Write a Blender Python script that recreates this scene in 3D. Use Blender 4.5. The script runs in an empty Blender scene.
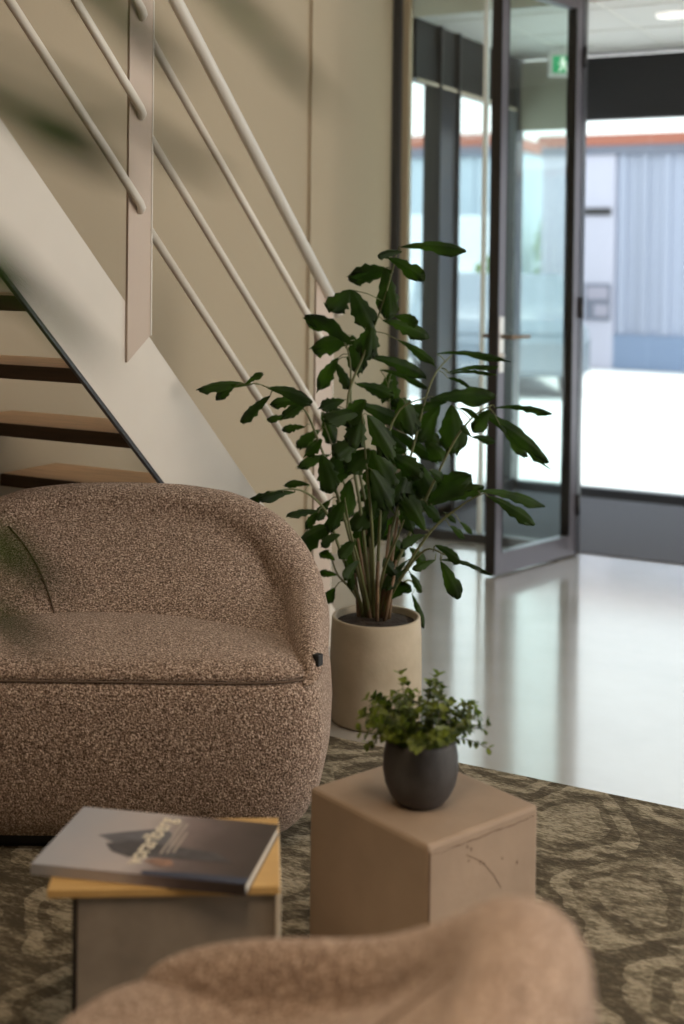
import bpy, bmesh, math, random
from mathutils import Vector, Matrix
random.seed(7)
S = bpy.context.scene
C = S.collection
PI = math.pi
R = math.radians

# ---------------------------------------------------------------- camera
cam_d = bpy.data.cameras.new('camera'); cam = bpy.data.objects.new('camera', cam_d); C.objects.link(cam)
right = Vector((0.88216661, 0.47078719, 0.01189547))
down = Vector((0.02102142, -0.0141311, -0.99967915))
fwd = Vector((-0.47046804, 0.88213363, -0.0223626))
cam.matrix_world = Matrix(((right.x, -down.x, -fwd.x, 0), (right.y, -down.y, -fwd.y, 0), (right.z, -down.z, -fwd.z, 1.4), (0, 0, 0, 1)))
cam_d.sensor_fit = 'VERTICAL'; cam_d.sensor_height = 36.0
cam_d.lens = 1303.4 / 1024 * 36.0
cam_d.shift_y = -0.2144
cam_d.clip_start = 0.05; cam_d.clip_end = 300
cam_d.dof.use_dof = True; cam_d.dof.focus_distance = 3.35; cam_d.dof.aperture_fstop = 1.9
S.camera = cam

# ---------------------------------------------------------------- light
world = bpy.data.worlds.new('overcast_sky'); S.world = world; world.use_nodes = True
nt = world.node_tree; nt.nodes.clear()
wo = nt.nodes.new('ShaderNodeOutputWorld'); bg = nt.nodes.new('ShaderNodeBackground')
tc = nt.nodes.new('ShaderNodeTexCoord'); sx = nt.nodes.new('ShaderNodeSeparateXYZ'); cr = nt.nodes.new('ShaderNodeValToRGB')
cr.color_ramp.elements[0].position = 0.0; cr.color_ramp.elements[0].color = (0.97, 0.98, 1.0, 1)
cr.color_ramp.elements[1].position = 0.8; cr.color_ramp.elements[1].color = (0.84, 0.91, 1.0, 1)
nt.links.new(tc.outputs['Generated'], sx.inputs[0]); nt.links.new(sx.outputs['Z'], cr.inputs[0])
nt.links.new(cr.outputs[0], bg.inputs[0]); nt.links.new(bg.outputs[0], wo.inputs[0])
bg.inputs[1].default_value = 2.3

def area(name, loc, rot, sx_, sy_, power, col, spread=None):
    l = bpy.data.lights.new(name, 'AREA'); l.shape = 'RECTANGLE'; l.size = sx_; l.size_y = sy_
    l.energy = power; l.color = col
    o = bpy.data.objects.new(name, l); C.objects.link(o); o.location = loc; o.rotation_euler = rot
    if spread: l.spread = R(spread)
    return o
sun = bpy.data.lights.new('hazy_sun', 'SUN'); sun.energy = 4.5; sun.angle = R(15); sun.color = (1.0, 0.97, 0.93)
so = bpy.data.objects.new('hazy_sun', sun); C.objects.link(so); so.rotation_euler = (0, R(32), R(4))
area('window_daylight_right', (3.45, 4.3, 1.6), (0, R(90), 0), 2.5, 2.6, 125, (1.0, 0.90, 0.78))
area('warm_fill_stairwell', (-2.3, 1.2, 3.3), (0, 0, 0), 1.6, 2.4, 2.5, (1.0, 0.78, 0.52))  # added warm fill over the stair, no lamp fitting here
area('ceiling_glow_lounge', (-0.3, 0.75, 3.3), (0, 0, 0), 0.8, 1.1, 20, (1.0, 0.76, 0.52), 105)

S.view_settings.view_transform = 'Standard'; S.view_settings.look = 'None'
S.view_settings.gamma = 1.0; S.view_settings.use_curve_mapping = False
S.view_settings.exposure = 0.0
S.cycles.use_denoising = True
S.cycles.max_bounces = 10; S.cycles.transparent_max_bounces = 16
S.cycles.caustics_reflective = False; S.cycles.caustics_refractive = False
S.cycles.sample_clamp_indirect = 6.0

# ---------------------------------------------------------------- helpers
def tag(o, label=None, cat=None, group=None, kind=None):
    if label: o['label'] = label
    if cat: o['category'] = cat
    if group: o['group'] = group
    if kind: o['kind'] = kind
    return o
def empty(name, loc=(0, 0, 0), rz=0.0):
    o = bpy.data.objects.new(name, None); C.objects.link(o); o.location = loc; o.rotation_euler = (0, 0, rz); o.empty_display_size = 0.1
    return o
def link_bm(name, bm, mat, parent=None, smooth=False, loc=None, rz=None):
    me = bpy.data.meshes.new(name); bm.normal_update(); bm.to_mesh(me); bm.free()
    mats = mat if isinstance(mat, (list, tuple)) else [mat]
    for m in mats: me.materials.append(m)
    if smooth:
        for p in me.polygons: p.use_smooth = True
    o = bpy.data.objects.new(name, me); C.objects.link(o)
    if parent: o.parent = parent
    if loc: o.location = loc
    if rz is not None: o.rotation_euler = (0, 0, rz)
    return o
def box(bm, x0, x1, y0, y1, z0, z1, bevel=0.0, seg=2, M=None):
    v = [bm.verts.new((x, y, z)) for x in (x0, x1) for y in (y0, y1) for z in (z0, z1)]
    fs = [(0, 1, 3, 2), (4, 6, 7, 5), (0, 4, 5, 1), (2, 3, 7, 6), (0, 2, 6, 4), (1, 5, 7, 3)]
    faces = [bm.faces.new([v[i] for i in f]) for f in fs]
    if M is not None:
        for q in v: q.co = M @ q.co
    if bevel > 0:
        es = list({e for f in faces for e in f.edges})
        bmesh.ops.bevel(bm, geom=es, offset=bevel, segments=seg, profile=0.5, affect='EDGES')
def BX(name, x0, x1, y0, y1, z0, z1, mat, parent=None, bevel=0.0, **k):
    bm = bmesh.new(); box(bm, x0, x1, y0, y1, z0, z1, bevel)
    return link_bm(name, bm, mat, parent, **k)
def tube(bm, pts, rad, n=10, cap=True):
    pts = [Vector(p) for p in pts]; rs = rad if isinstance(rad, (list, tuple)) else [rad] * len(pts)
    rings = []; up = None
    for i, p in enumerate(pts):
        d = (pts[min(i + 1, len(pts) - 1)] - pts[max(i - 1, 0)]).normalized()
        if up is None: up = Vector((0, 0, 1)) if abs(d.z) < 0.9 else Vector((1, 0, 0))
        a = d.cross(up).normalized(); b = a.cross(d).normalized(); up = b
        rings.append([bm.verts.new(p + (a * math.cos(t) + b * math.sin(t)) * rs[i]) for t in [2 * PI * k / n for k in range(n)]])
    for i in range(len(rings) - 1):
        for k in range(n):
            bm.faces.new((rings[i][k], rings[i][(k + 1) % n], rings[i + 1][(k + 1) % n], rings[i + 1][k]))
    if cap:
        bm.faces.new(rings[0][::-1]); bm.faces.new(rings[-1])
def lathe(bm, prof, n=48, cx=0, cy=0):
    rings = []
    for r, z in prof:
        if r < 1e-6: rings.append([bm.verts.new((cx, cy, z))])
        else: rings.append([bm.verts.new((cx + r * math.cos(2 * PI * k / n), cy + r * math.sin(2 * PI * k / n), z)) for k in range(n)])
    for a, b in zip(rings, rings[1:]):
        for k in range(n):
            k2 = (k + 1) % n
            if len(a) == 1 and len(b) == 1: continue
            if len(a) == 1: bm.faces.new((a[0], b[k2], b[k]))
            elif len(b) == 1: bm.faces.new((a[k], a[k2], b[0]))
            else: bm.faces.new((a[k], a[k2], b[k2], b[k]))
def prism(bm, poly, axis, a0, a1):
    """poly: 2-D outline; axis 'x': (y,z) outline extruded in x; 'z': (x,y) outline; 'y': (x,z)"""
    def mk(p, a):
        return {'x': (a, p[0], p[1]), 'y': (p[0], a, p[1]), 'z': (p[0], p[1], a)}[axis]
    A = [bm.verts.new(mk(p, a0)) for p in poly]; B = [bm.verts.new(mk(p, a1)) for p in poly]
    bm.faces.new(A); bm.faces.new(B[::-1])
    for i in range(len(poly)):
        j = (i + 1) % len(poly); bm.faces.new((A[j], A[i], B[i], B[j]))
    bmesh.ops.recalc_face_normals(bm, faces=bm.faces[:])

# ---------------------------------------------------------------- materials
def mat(name, col, rough=0.6, metal=0.0, spec=0.5, bump=0.0, bscale=20.0, var=0.0, vscale=5.0, col2=None, stretch=(1, 1, 1), detail=4.0, coat=0.0, sheen=0.0, emit=None, es=1.0):
    m = bpy.data.materials.new(name); m.use_nodes = True; nt = m.node_tree; p = nt.nodes['Principled BSDF']
    p.inputs['Base Color'].default_value = (*col, 1); p.inputs['Roughness'].default_value = rough
    p.inputs['Metallic'].default_value = metal; p.inputs['Specular IOR Level'].default_value = spec
    p.inputs['Coat Weight'].default_value = coat; p.inputs['Sheen Weight'].default_value = sheen
    if emit: p.inputs['Emission Color'].default_value = (*emit, 1); p.inputs['Emission Strength'].default_value = es
    if var > 0 or bump > 0:
        tc = nt.nodes.new('ShaderNodeTexCoord'); mp = nt.nodes.new('ShaderNodeMapping'); mp.inputs['Scale'].default_value = stretch
        nt.links.new(tc.outputs['Object'], mp.inputs[0])
    if var > 0:
        n = nt.nodes.new('ShaderNodeTexNoise'); n.inputs['Scale'].default_value = vscale; n.inputs['Detail'].default_value = detail
        nt.links.new(mp.outputs[0], n.inputs['Vector'])
        r = nt.nodes.new('ShaderNodeValToRGB'); c2 = col2 or tuple(c * (1 - var) for c in col)
        r.color_ramp.elements[0].position = 0.35; r.color_ramp.elements[0].color = (*c2, 1)
        r.color_ramp.elements[1].position = 0.65; r.color_ramp.elements[1].color = (*col, 1)
        nt.links.new(n.outputs['Fac'], r.inputs[0]); nt.links.new(r.outputs[0], p.inputs['Base Color'])
    if bump > 0:
        n2 = nt.nodes.new('ShaderNodeTexNoise'); n2.inputs['Scale'].default_value = bscale; n2.inputs['Detail'].default_value = 5
        nt.links.new(mp.outputs[0], n2.inputs['Vector'])
        b = nt.nodes.new('ShaderNodeBump'); b.inputs['Strength'].default_value = bump; b.inputs['Distance'].default_value = 0.01
        nt.links.new(n2.outputs['Fac'], b.inputs['Height']); nt.links.new(b.outputs[0], p.inputs['Normal'])
    return m
M = {}
M['wall'] = mat('wall_paint', (0.42, 0.34, 0.235), 0.85, bump=0.05, bscale=60)
M['ceil'] = mat('ceiling_white', (0.90, 0.89, 0.86), 0.9)
M['stair'] = mat('stair_white_steel', (0.66, 0.60, 0.52), 0.42, var=0.06, vscale=3)
M['rail'] = mat('rail_white_steel', (0.70, 0.65, 0.57), 0.35)
M['post'] = mat('post_painted_steel', (0.50, 0.40, 0.32), 0.5)
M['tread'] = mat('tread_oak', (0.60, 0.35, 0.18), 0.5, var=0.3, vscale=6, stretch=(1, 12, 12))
M['tread_edge'] = mat('tread_shaded_edge', (0.075, 0.042, 0.022), 0.7, var=0.3, vscale=6, stretch=(1, 12, 12))  # back edge of the oak treads, its shade put into the colour
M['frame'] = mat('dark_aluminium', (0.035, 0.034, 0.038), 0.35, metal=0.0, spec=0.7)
M['frame_l'] = mat('door_aluminium', (0.16, 0.15, 0.17), 0.3, metal=0.6)
M['header'] = mat('black_panel', (0.018, 0.017, 0.019), 0.5)
M['mat'] = mat('entrance_mat', (0.11, 0.105, 0.12), 0.95, var=0.3, vscale=150, bump=0.3, bscale=300)
M['steel'] = mat('brushed_steel', (0.55, 0.52, 0.48), 0.3, metal=1.0)
M['bronze'] = mat('bronze_lever', (0.20, 0.13, 0.08), 0.35, metal=0.8)
M['white'] = mat('white_plastic', (0.80, 0.80, 0.78), 0.4)
M['green'] = mat('exit_green', (0.0, 0.32, 0.12), 0.4, emit=(0.0, 0.45, 0.16), es=0.45)
M['signwhite'] = mat('exit_white', (0.9, 0.9, 0.85), 0.4, emit=(1, 1, 0.9), es=0.7)
M['beige_panel'] = mat('beige_panel', (0.42, 0.41, 0.34), 0.7)
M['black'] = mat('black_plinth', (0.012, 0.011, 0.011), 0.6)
M['soil'] = mat('soil', (0.045, 0.03, 0.02), 0.95, bump=1.0, bscale=60, var=0.5, vscale=60)
M['stonepot'] = mat('beige_stone', (0.50, 0.42, 0.31), 0.75, var=0.25, vscale=9, col2=(0.42, 0.35, 0.25), bump=0.15, bscale=40, detail=8)
M['darkpot'] = mat('anthracite_ceramic', (0.055, 0.05, 0.049), 0.62, var=0.25, vscale=25, bump=0.1, bscale=80)
M['stalk'] = mat('stalk_green', (0.13, 0.14, 0.05), 0.5)
M['cane'] = mat('cane_brown', (0.24, 0.15, 0.08), 0.6, var=0.4, vscale=30)

def leaf_mat(name, c1, c2, trans=0.35, rough=0.38):
    m = bpy.data.materials.new(name); m.use_nodes = True; nt = m.node_tree; p = nt.nodes['Principled BSDF']; out = nt.nodes['Material Output']
    tc = nt.nodes.new('ShaderNodeTexCoord'); n = nt.nodes.new('ShaderNodeTexNoise'); n.inputs['Scale'].default_value = 40 if name == 'small_leaf' else 9
    nt.links.new(tc.outputs['Object'], n.inputs['Vector'])
    r = nt.nodes.new('ShaderNodeValToRGB'); r.color_ramp.elements[0].position = 0.38; r.color_ramp.elements[0].color = (*c1, 1)
    r.color_ramp.elements[1].position = 0.7; r.color_ramp.elements[1].color = (*c2, 1)
    nt.links.new(n.outputs['Fac'], r.inputs[0]); nt.links.new(r.outputs[0], p.inputs['Base Color']); p.inputs['Roughness'].default_value = rough; p.inputs['Specular IOR Level'].default_value = 0.32
    t = nt.nodes.new('ShaderNodeBsdfTranslucent'); mx = nt.nodes.new('ShaderNodeMixShader'); mx.inputs[0].default_value = trans
    g = nt.nodes.new('ShaderNodeMixRGB'); g.blend_type = 'MULTIPLY'; g.inputs[0].default_value = 0.6; g.inputs[2].default_value = (1.5, 2.2, 0.2, 1)
    nt.links.new(r.outputs[0], g.inputs[1]); nt.links.new(g.outputs[0], t.inputs[0])
    nt.links.new(p.outputs[0], mx.inputs[1]); nt.links.new(t.outputs[0], mx.inputs[2]); nt.links.new(mx.outputs[0], out.inputs[0])
    return m
M['palm'] = leaf_mat('palm_leaf', (0.016, 0.034, 0.007), (0.042, 0.080, 0.012), 0.5, 0.5)
M['box'] = leaf_mat('small_leaf', (0.035, 0.055, 0.012), (0.22, 0.26, 0.045))
M['bush'] = leaf_mat('bush_leaf', (0.10, 0.16, 0.04), (0.30, 0.38, 0.12))

def glass_mat(name, tint=(0.93, 0.97, 0.96), refl=1.0):
    m = bpy.data.materials.new(name); m.use_nodes = True; nt = m.node_tree; nt.nodes.clear()
    o = nt.nodes.new('ShaderNodeOutputMaterial'); t = nt.nodes.new('ShaderNodeBsdfTransparent'); t.inputs[0].default_value = (*tint, 1)
    g = nt.nodes.new('ShaderNodeBsdfGlossy'); g.inputs['Roughness'].default_value = 0.0
    f = nt.nodes.new('ShaderNodeFresnel'); f.inputs[0].default_value = 1.5
    mu = nt.nodes.new('ShaderNodeMath'); mu.operation = 'MULTIPLY'; mu.inputs[1].default_value = refl
    mx = nt.nodes.new('ShaderNodeMixShader'); ge = nt.nodes.new('ShaderNodeNewGeometry')
    ft = nt.nodes.new('ShaderNodeMath'); ft.operation = 'SUBTRACT'; ft.inputs[0].default_value = 1.0; nt.links.new(ge.outputs['Backfacing'], ft.inputs[1])
    m2 = nt.nodes.new('ShaderNodeMath'); m2.operation = 'MULTIPLY'; nt.links.new(mu.outputs[0], m2.inputs[0]); nt.links.new(ft.outputs[0], m2.inputs[1])
    nt.links.new(f.outputs[0], mu.inputs[0]); nt.links.new(m2.outputs[0], mx.inputs[0]); nt.links.new(t.outputs[0], mx.inputs[1]); nt.links.new(g.outputs[0], mx.inputs[2]); nt.links.new(mx.outputs[0], o.inputs[0])
    return m
M['glass'] = glass_mat('clear_glass')
M['glass_edge'] = mat('polished_glass_edge', (0.90, 0.95, 0.95), 0.15, spec=0.8)

def floor_mat():
    m = bpy.data.materials.new('polished_concrete'); m.use_nodes = True; nt = m.node_tree; p = nt.nodes['Principled BSDF']
    tc = nt.nodes.new('ShaderNodeTexCoord'); n = nt.nodes.new('ShaderNodeTexNoise'); n.inputs['Scale'].default_value = 1.6; n.inputs['Detail'].default_value = 6
    nt.links.new(tc.outputs['Object'], n.inputs['Vector'])
    r = nt.nodes.new('ShaderNodeValToRGB'); r.color_ramp.elements[0].position = 0.3; r.color_ramp.elements[0].color = (0.40, 0.37, 0.33, 1)
    r.color_ramp.elements[1].position = 0.7; r.color_ramp.elements[1].color = (0.50, 0.47, 0.43, 1)
    nt.links.new(n.outputs['Fac'], r.inputs[0]); nt.links.new(r.outputs[0], p.inputs['Base Color'])
    p.inputs['Roughness'].default_value = 0.20; p.inputs['Coat Weight'].default_value = 1.0; p.inputs['Coat Roughness'].default_value = 0.10; p.inputs['Coat IOR'].default_value = 1.7
    return m
M['floor'] = floor_mat()

def fabric_mat():
    m = bpy.data.materials.new('boucle_fabric'); m.use_nodes = True; nt = m.node_tree; p = nt.nodes['Principled BSDF']
    tc = nt.nodes.new('ShaderNodeTexCoord')
    v = nt.nodes.new('ShaderNodeTexVoronoi'); v.inputs['Scale'].default_value = 230; v.inputs['Randomness'].default_value = 1
    n0 = nt.nodes.new('ShaderNodeTexNoise'); n0.inputs['Scale'].default_value = 90; n0.inputs['Detail'].default_value = 3
    mxv = nt.nodes.new('ShaderNodeMixRGB'); mxv.inputs[0].default_value = 0.012
    nt.links.new(tc.outputs['Object'], n0.inputs['Vector']); nt.links.new(tc.outputs['Object'], mxv.inputs[1]); nt.links.new(n0.outputs['Color'], mxv.inputs[2])
    nt.links.new(mxv.outputs[0], v.inputs['Vector'])
    n = nt.nodes.new('ShaderNodeTexNoise'); n.inputs['Scale'].default_value = 215; n.inputs['Detail'].default_value = 3
    nt.links.new(tc.outputs['Object'], n.inputs['Vector'])
    r = nt.nodes.new('ShaderNodeValToRGB'); e = r.color_ramp.elements
    e[0].position = 0.34; e[0].color = (0.085, 0.055, 0.038, 1); e[1].position = 0.70; e[1].color = (0.78, 0.62, 0.50, 1)
    k = e.new(0.5); k.color = (0.30, 0.205, 0.152, 1)
    nt.links.new(n.outputs['Fac'], r.inputs[0]); nt.links.new(r.outputs[0], p.inputs['Base Color'])
    p.inputs['Roughness'].default_value = 0.95; p.inputs['Specular IOR Level'].default_value = 0.15; p.inputs['Sheen Weight'].default_value = 0.35; p.inputs['Sheen Roughness'].default_value = 0.5
    p.inputs['Sheen Tint'].default_value = (0.9, 0.75, 0.65, 1)
    b = nt.nodes.new('ShaderNodeBump'); b.inputs['Strength'].default_value = 0.9; b.inputs['Distance'].default_value = 0.004; b.invert = True
    nt.links.new(v.outputs['Distance'], b.inputs['Height']); nt.links.new(b.outputs[0], p.inputs['Normal'])
    return m
M['fabric'] = fabric_mat()
M['seam'] = mat('seam_shadow_thread', (0.12, 0.08, 0.055), 0.95)

def rug_mat():
    m = bpy.data.materials.new('damask_rug'); m.use_nodes = True; nt = m.node_tree; p = nt.nodes['Principled BSDF']
    L = nt.links.new; N = nt.nodes.new
    def math_(op, a, b=None):
        q = N('ShaderNodeMath'); q.operation = op
        for i, s in enumerate((a, b)):
            if s is None: continue
            if isinstance(s, (int, float)): q.inputs[i].default_value = s
            else: L(s, q.inputs[i])
        return q.outputs[0]
    tc = N('ShaderNodeTexCoord')
    n0 = N('ShaderNodeTexNoise'); n0.inputs['Scale'].default_value = 4.0; n0.inputs['Detail'].default_value = 3; L(tc.outputs['Object'], n0.inputs['Vector'])
    s0 = N('ShaderNodeSeparateXYZ'); L(n0.outputs['Color'], s0.inputs[0])
    s1 = N('ShaderNodeSeparateXYZ'); L(tc.outputs['Object'], s1.inputs[0])
    x = math_('ADD', s1.outputs['X'], math_('MULTIPLY', math_('SUBTRACT', s0.outputs['X'], 0.5), 0.20))
    y = math_('ADD', s1.outputs['Y'], math_('MULTIPLY', math_('SUBTRACT', s0.outputs['Y'], 0.5), 0.20))
    # ogee lattice of dark bands: cos(kx)+cos(ky) crossing near zero
    k = 2 * PI / 0.50
    a = math_('ADD', math_('COSINE', math_('MULTIPLY', x, k)), math_('COSINE', math_('MULTIPLY', y, k * 0.8)))
    a2 = math_('ABSOLUTE', a)
    band = math_('LESS_THAN', a2, 0.34)
    inner = math_('LESS_THAN', math_('ABSOLUTE', math_('SUBTRACT', a2, 1.15)), 0.22)
    lat = math_('MAXIMUM', band, math_('MULTIPLY', inner, 0.75))
    n1 = N('ShaderNodeTexNoise'); n1.inputs['Scale'].default_value = 22; n1.inputs['Detail'].default_value = 6; n1.inputs['Roughness'].default_value = 0.7
    mp = N('ShaderNodeMapping'); mp.inputs['Scale'].default_value = (0.6, 1.5, 1); mp.inputs['Rotation'].default_value = (0, 0, R(-20)); L(tc.outputs['Object'], mp.inputs[0]); L(mp.outputs[0], n1.inputs['Vector'])
    n2 = N('ShaderNodeTexNoise'); n2.inputs['Scale'].default_value = 130; n2.inputs['Detail'].default_value = 2; L(mp.outputs[0], n2.inputs['Vector'])
    f = math_('ADD', math_('ADD', math_('MULTIPLY', lat, -0.15), n1.outputs['Fac']), math_('MULTIPLY', math_('SUBTRACT', n2.outputs['Fac'], 0.5), 0.5))
    r = N('ShaderNodeValToRGB'); e = r.color_ramp.elements
    e[0].position = 0.30; e[0].color = (0.082, 0.067, 0.046, 1); e[1].position = 0.62; e[1].color = (0.38, 0.325, 0.235, 1)
    q = e.new(0.44); q.color = (0.16, 0.133, 0.09, 1)
    L(f, r.inputs[0]); L(r.outputs[0], p.inputs['Base Color'])
    p.inputs['Roughness'].default_value = 1.0; p.inputs['Specular IOR Level'].default_value = 0.1
    b = N('ShaderNodeBump'); b.inputs['Strength'].default_value = 0.8; b.inputs['Distance'].default_value = 0.006
    L(n2.outputs['Fac'], b.inputs['Height']); L(b.outputs[0], p.inputs['Normal'])
    return m
M['rug'] = rug_mat()
M['block'] = mat('cast_block', (0.40, 0.29, 0.205), 0.75, var=0.3, vscale=5, col2=(0.33, 0.24, 0.17), bump=0.12, bscale=30, detail=9)
M['block_scratch'] = mat('scratch_brown', (0.16, 0.10, 0.06), 0.9)
M['yellow'] = mat('birch_top', (0.56, 0.35, 0.13), 0.5, var=0.12, vscale=7, stretch=(1, 10, 1))
M['greybody'] = mat('grey_cement_board', (0.30, 0.25, 0.20), 0.85, var=0.25, vscale=14, detail=8)
M['paleedge'] = mat('pale_edge_board', (0.62, 0.54, 0.43), 0.7)
M['ground'] = mat('pale_paving', (0.80, 0.80, 0.79), 0.9, var=0.08, vscale=1.5)

# ---------------------------------------------------------------- the setting
ZC = 2.68          # vestibule ceiling
YP = 6.117         # glass partition
YF = 7.70          # outer facade
XW = -2.965        # wall behind the stair
XS = -2.90         # side wall of the vestibule
def struct(o): o['kind'] = 'structure'; return o
struct(BX('floor', -4.2, 3.6, -3.2, YP - .02, -0.1, 0, M['floor']))
struct(BX('floor_vestibule', XS - .1, 3.6, YP - .02, YF + .08, -0.1, 0.0, M['floor']))
tag(BX('entrance_mat', XS + .04, 3.4, YP + .03, YF - .07, 0.0, 0.006, M['mat']), 'dark grey entrance mat across the vestibule floor behind the glass door', 'mat')
struct(BX('wall_left', XW - .25, XW - .015, -3.2, 5.24, 0, 6.0, M['wall']))
struct(BX('wall_pier', XW - .25, XW, 5.24, YP + .04, 0, 3.55, M['wall']))
struct(BX('wall_back', XW - .15, 3.6, -3.35, -3.2, 0, 3.4, M['wall']))
# ceiling of the lounge with an opening for the stair, and the walls of the storey above
bm = bmesh.new(); box(bm, -2.12, 3.75, -3.35, YP + .04, 3.40, 3.55); box(bm, XW - .015, -2.12, 3.2, YP + .04, 3.40, 3.55); box(bm, XW - .015, -2.12, -3.35, -0.6, 3.40, 3.55)
struct(link_bm('ceiling', bm, M['ceil']))
bm = bmesh.new(); box(bm, -2.12, -2.0, -0.7, 3.3, 3.55, 6.0); box(bm, XW - .015, -2.12, 3.2, 3.32, 3.55, 6.0); box(bm, XW - .015, -2.12, -0.72, -0.6, 3.55, 6.0)
struct(link_bm('wall_stairwell', bm, M['wall']))
struct(BX('ceiling_stairwell', XW - .15, -1.9, -0.8, 3.4, 6.0, 6.1, M['ceil']))
# right wall with three tall windows
bm = bmesh.new()
box(bm, 3.6, 3.75, -3.35, 2.0, 0, 3.4); box(bm, 3.6, 3.75, 5.6, YF + .1, 0, 3.4); box(bm, 3.6, 3.75, 2.0, 5.6, 2.9, 3.4); box(bm, 3.6, 3.75, 2.0, 5.6, 0, 0.12)
struct(link_bm('wall_right', bm, M['wall']))
bm = bmesh.new()
for y in (2.0, 3.18, 4.36, 5.54): box(bm, 3.62, 3.72, y, y + .06, .12, 2.9)
box(bm, 3.62, 3.72, 2.0, 5.6, .12, .18); box(bm, 3.62, 3.72, 2.0, 5.6, 2.84, 2.9)
struct(link_bm('window_1', bm, M['frame']))

# glass partition: frame, fixed panes, header above the doors
fr = struct(empty('window_2', (0, 0, 0)))
bm = bmesh.new()
box(bm, XW + .002, -2.915, YP - .04, YP + .05, 0, 3.4, .004)            # post against the stair wall
box(bm, -2.915, -2.03, YP - .03, YP + .03, 0, .045)                   # bottom rail of the fixed pane
box(bm, -2.915, 3.6, YP - .03, YP + .03, 2.82, 2.92)                  # head rail
for x in (-2.005, 0.02, 1.2, 2.4): box(bm, x, x + .06, YP - .03, YP + .03, 0.0, 3.4)
box(bm, 0.08, 3.6, YP - .03, YP + .03, 0.0, .05)
link_bm('window_frame', bm, M['frame'], fr)
BX('wall_reflection', -2.914, -2.876, YP - .02, YP + .02, .045, 2.82, M['wall'], fr)  # reflection of the beige wall in the glass, put in as a coloured strip
BX('window_pane', -2.876, -2.47, YP - .005, YP + .005, .045, 2.82, M['glass'], fr)
BX('pane_edge', -2.468, -2.446, YP - .012, YP + .012, .045, 2.82, M['glass_edge'], fr)
BX('window_pane', -2.444, -1.99, YP - .005, YP + .005, .045, 2.82, M['glass'], fr)
BX('window_pane', 0.08, 3.6, YP - .005, YP + .005, .05, 2.82, M['glass'], fr)
BX('window_pane', -2.915, 3.6, YP - .005, YP + .005, 2.92, 3.4, M['glass'], fr)

# vestibule: ceiling of square tiles on a grid, with a recessed downlight
bm = bmesh.new(); box(bm, XS - .1, 3.6, YP + .04, YF + .1, ZC, ZC + .1)
struct(link_bm('ceiling_vestibule', bm, M['ceil']))
bm = bmesh.new()
x = -1.92 - 0.6
while x < 3.5:
    box(bm, x - .008, x + .008, YP + .05, YF - .04, ZC - .004, ZC); x += 0.6
for y in (6.33, 6.93, 7.53): box(bm, XS + .06, 3.5, y - .008, y + .008, ZC - .0045, ZC - .0003)
struct(link_bm('trim_1', bm, mat('grid_white', (0.85, 0.84, 0.80), 0.5)))
bm = bmesh.new(); lathe(bm, [(0.0, ZC - .012), (.055, ZC - .012), (.06, ZC - .016), (.075, ZC - .014), (.08, ZC - .005), (.08, ZC)], 32)
tag(link_bm('ceiling_downlight', bm, mat('downlight_glow', (0.9, 0.9, 0.85), 0.4, emit=(1, 0.96, 0.88), es=0.8), loc=(-1.66, 6.62, 0), smooth=True), 'round white downlight set in the tiled vestibule ceiling', 'ceiling light')

# side wall of the vestibule: black header, two tall panes
wd = struct(empty('window_3', (0, 0, 0)))
bm = bmesh.new()
box(bm, XS - .06, XS + .03, YP + .05, YF + .06, 2.37, ZC)
link_bm('header_panel', bm, M['header'], wd)
bm = bmesh.new()
box(bm, XS - .05, XS + .04, 6.45, 6.70, 0, 2.37); box(bm, XS - .05, XS + .04, YF - .08, YF + .05, 0, ZC)
box(bm, XS - .05, XS + .04, YP + .05, YF, 0, .07)
for y in (6.44, 6.69): box(bm, XS - .02, XS + .055, y, y + .02, 0, ZC)
link_bm('window_frame', bm, M['frame'], wd)
BX('frame_edge', XS + .031, XS + .045, YP + .06, YF - .08, 2.352, 2.368, M['paleedge'], wd)
BX('window_pane', XS - .012, XS, YP + .05, 6.45, .07, 2.37, M['glass'], wd)
BX('window_pane', XS - .012, XS, 6.70, YF - .08, .07, 2.37, M['glass'], wd)

# outer facade
wf = struct(empty('window_4', (0, 0, 0)))
BX('header_panel', -2.50, 3.6, YF - .03, YF + .05, 2.285, 2.66, M['header'], wf)
BX('upper_panel', XS + .05, -2.50, YF - .028, YF + .05, 2.24, 2.66, M['beige_panel'], wf)
bm = bmesh.new()
for x in (-2.53, -0.55, 0.7, 2.0, 3.3): box(bm, x, x + .06, YF - .03, YF + .05, 0, 2.285)
box(bm, XS + .05, 3.6, YF - .03, YF + .05, 0, .055)
link_bm('window_frame', bm, M['frame'], wf)
BX('window_pane', XS + .05, -2.53, YF - .005, YF + .005, .055, 2.24, M['glass'], wf)
BX('window_pane', -2.47, 3.6, YF - .0051, YF + .0049, .055, 2.285, M['glass'], wf)
struct(BX('roof_vestibule', XS - .2, 3.8, YP + .08, YF + .25, ZC + .1, ZC + .3, M['header']))

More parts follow.
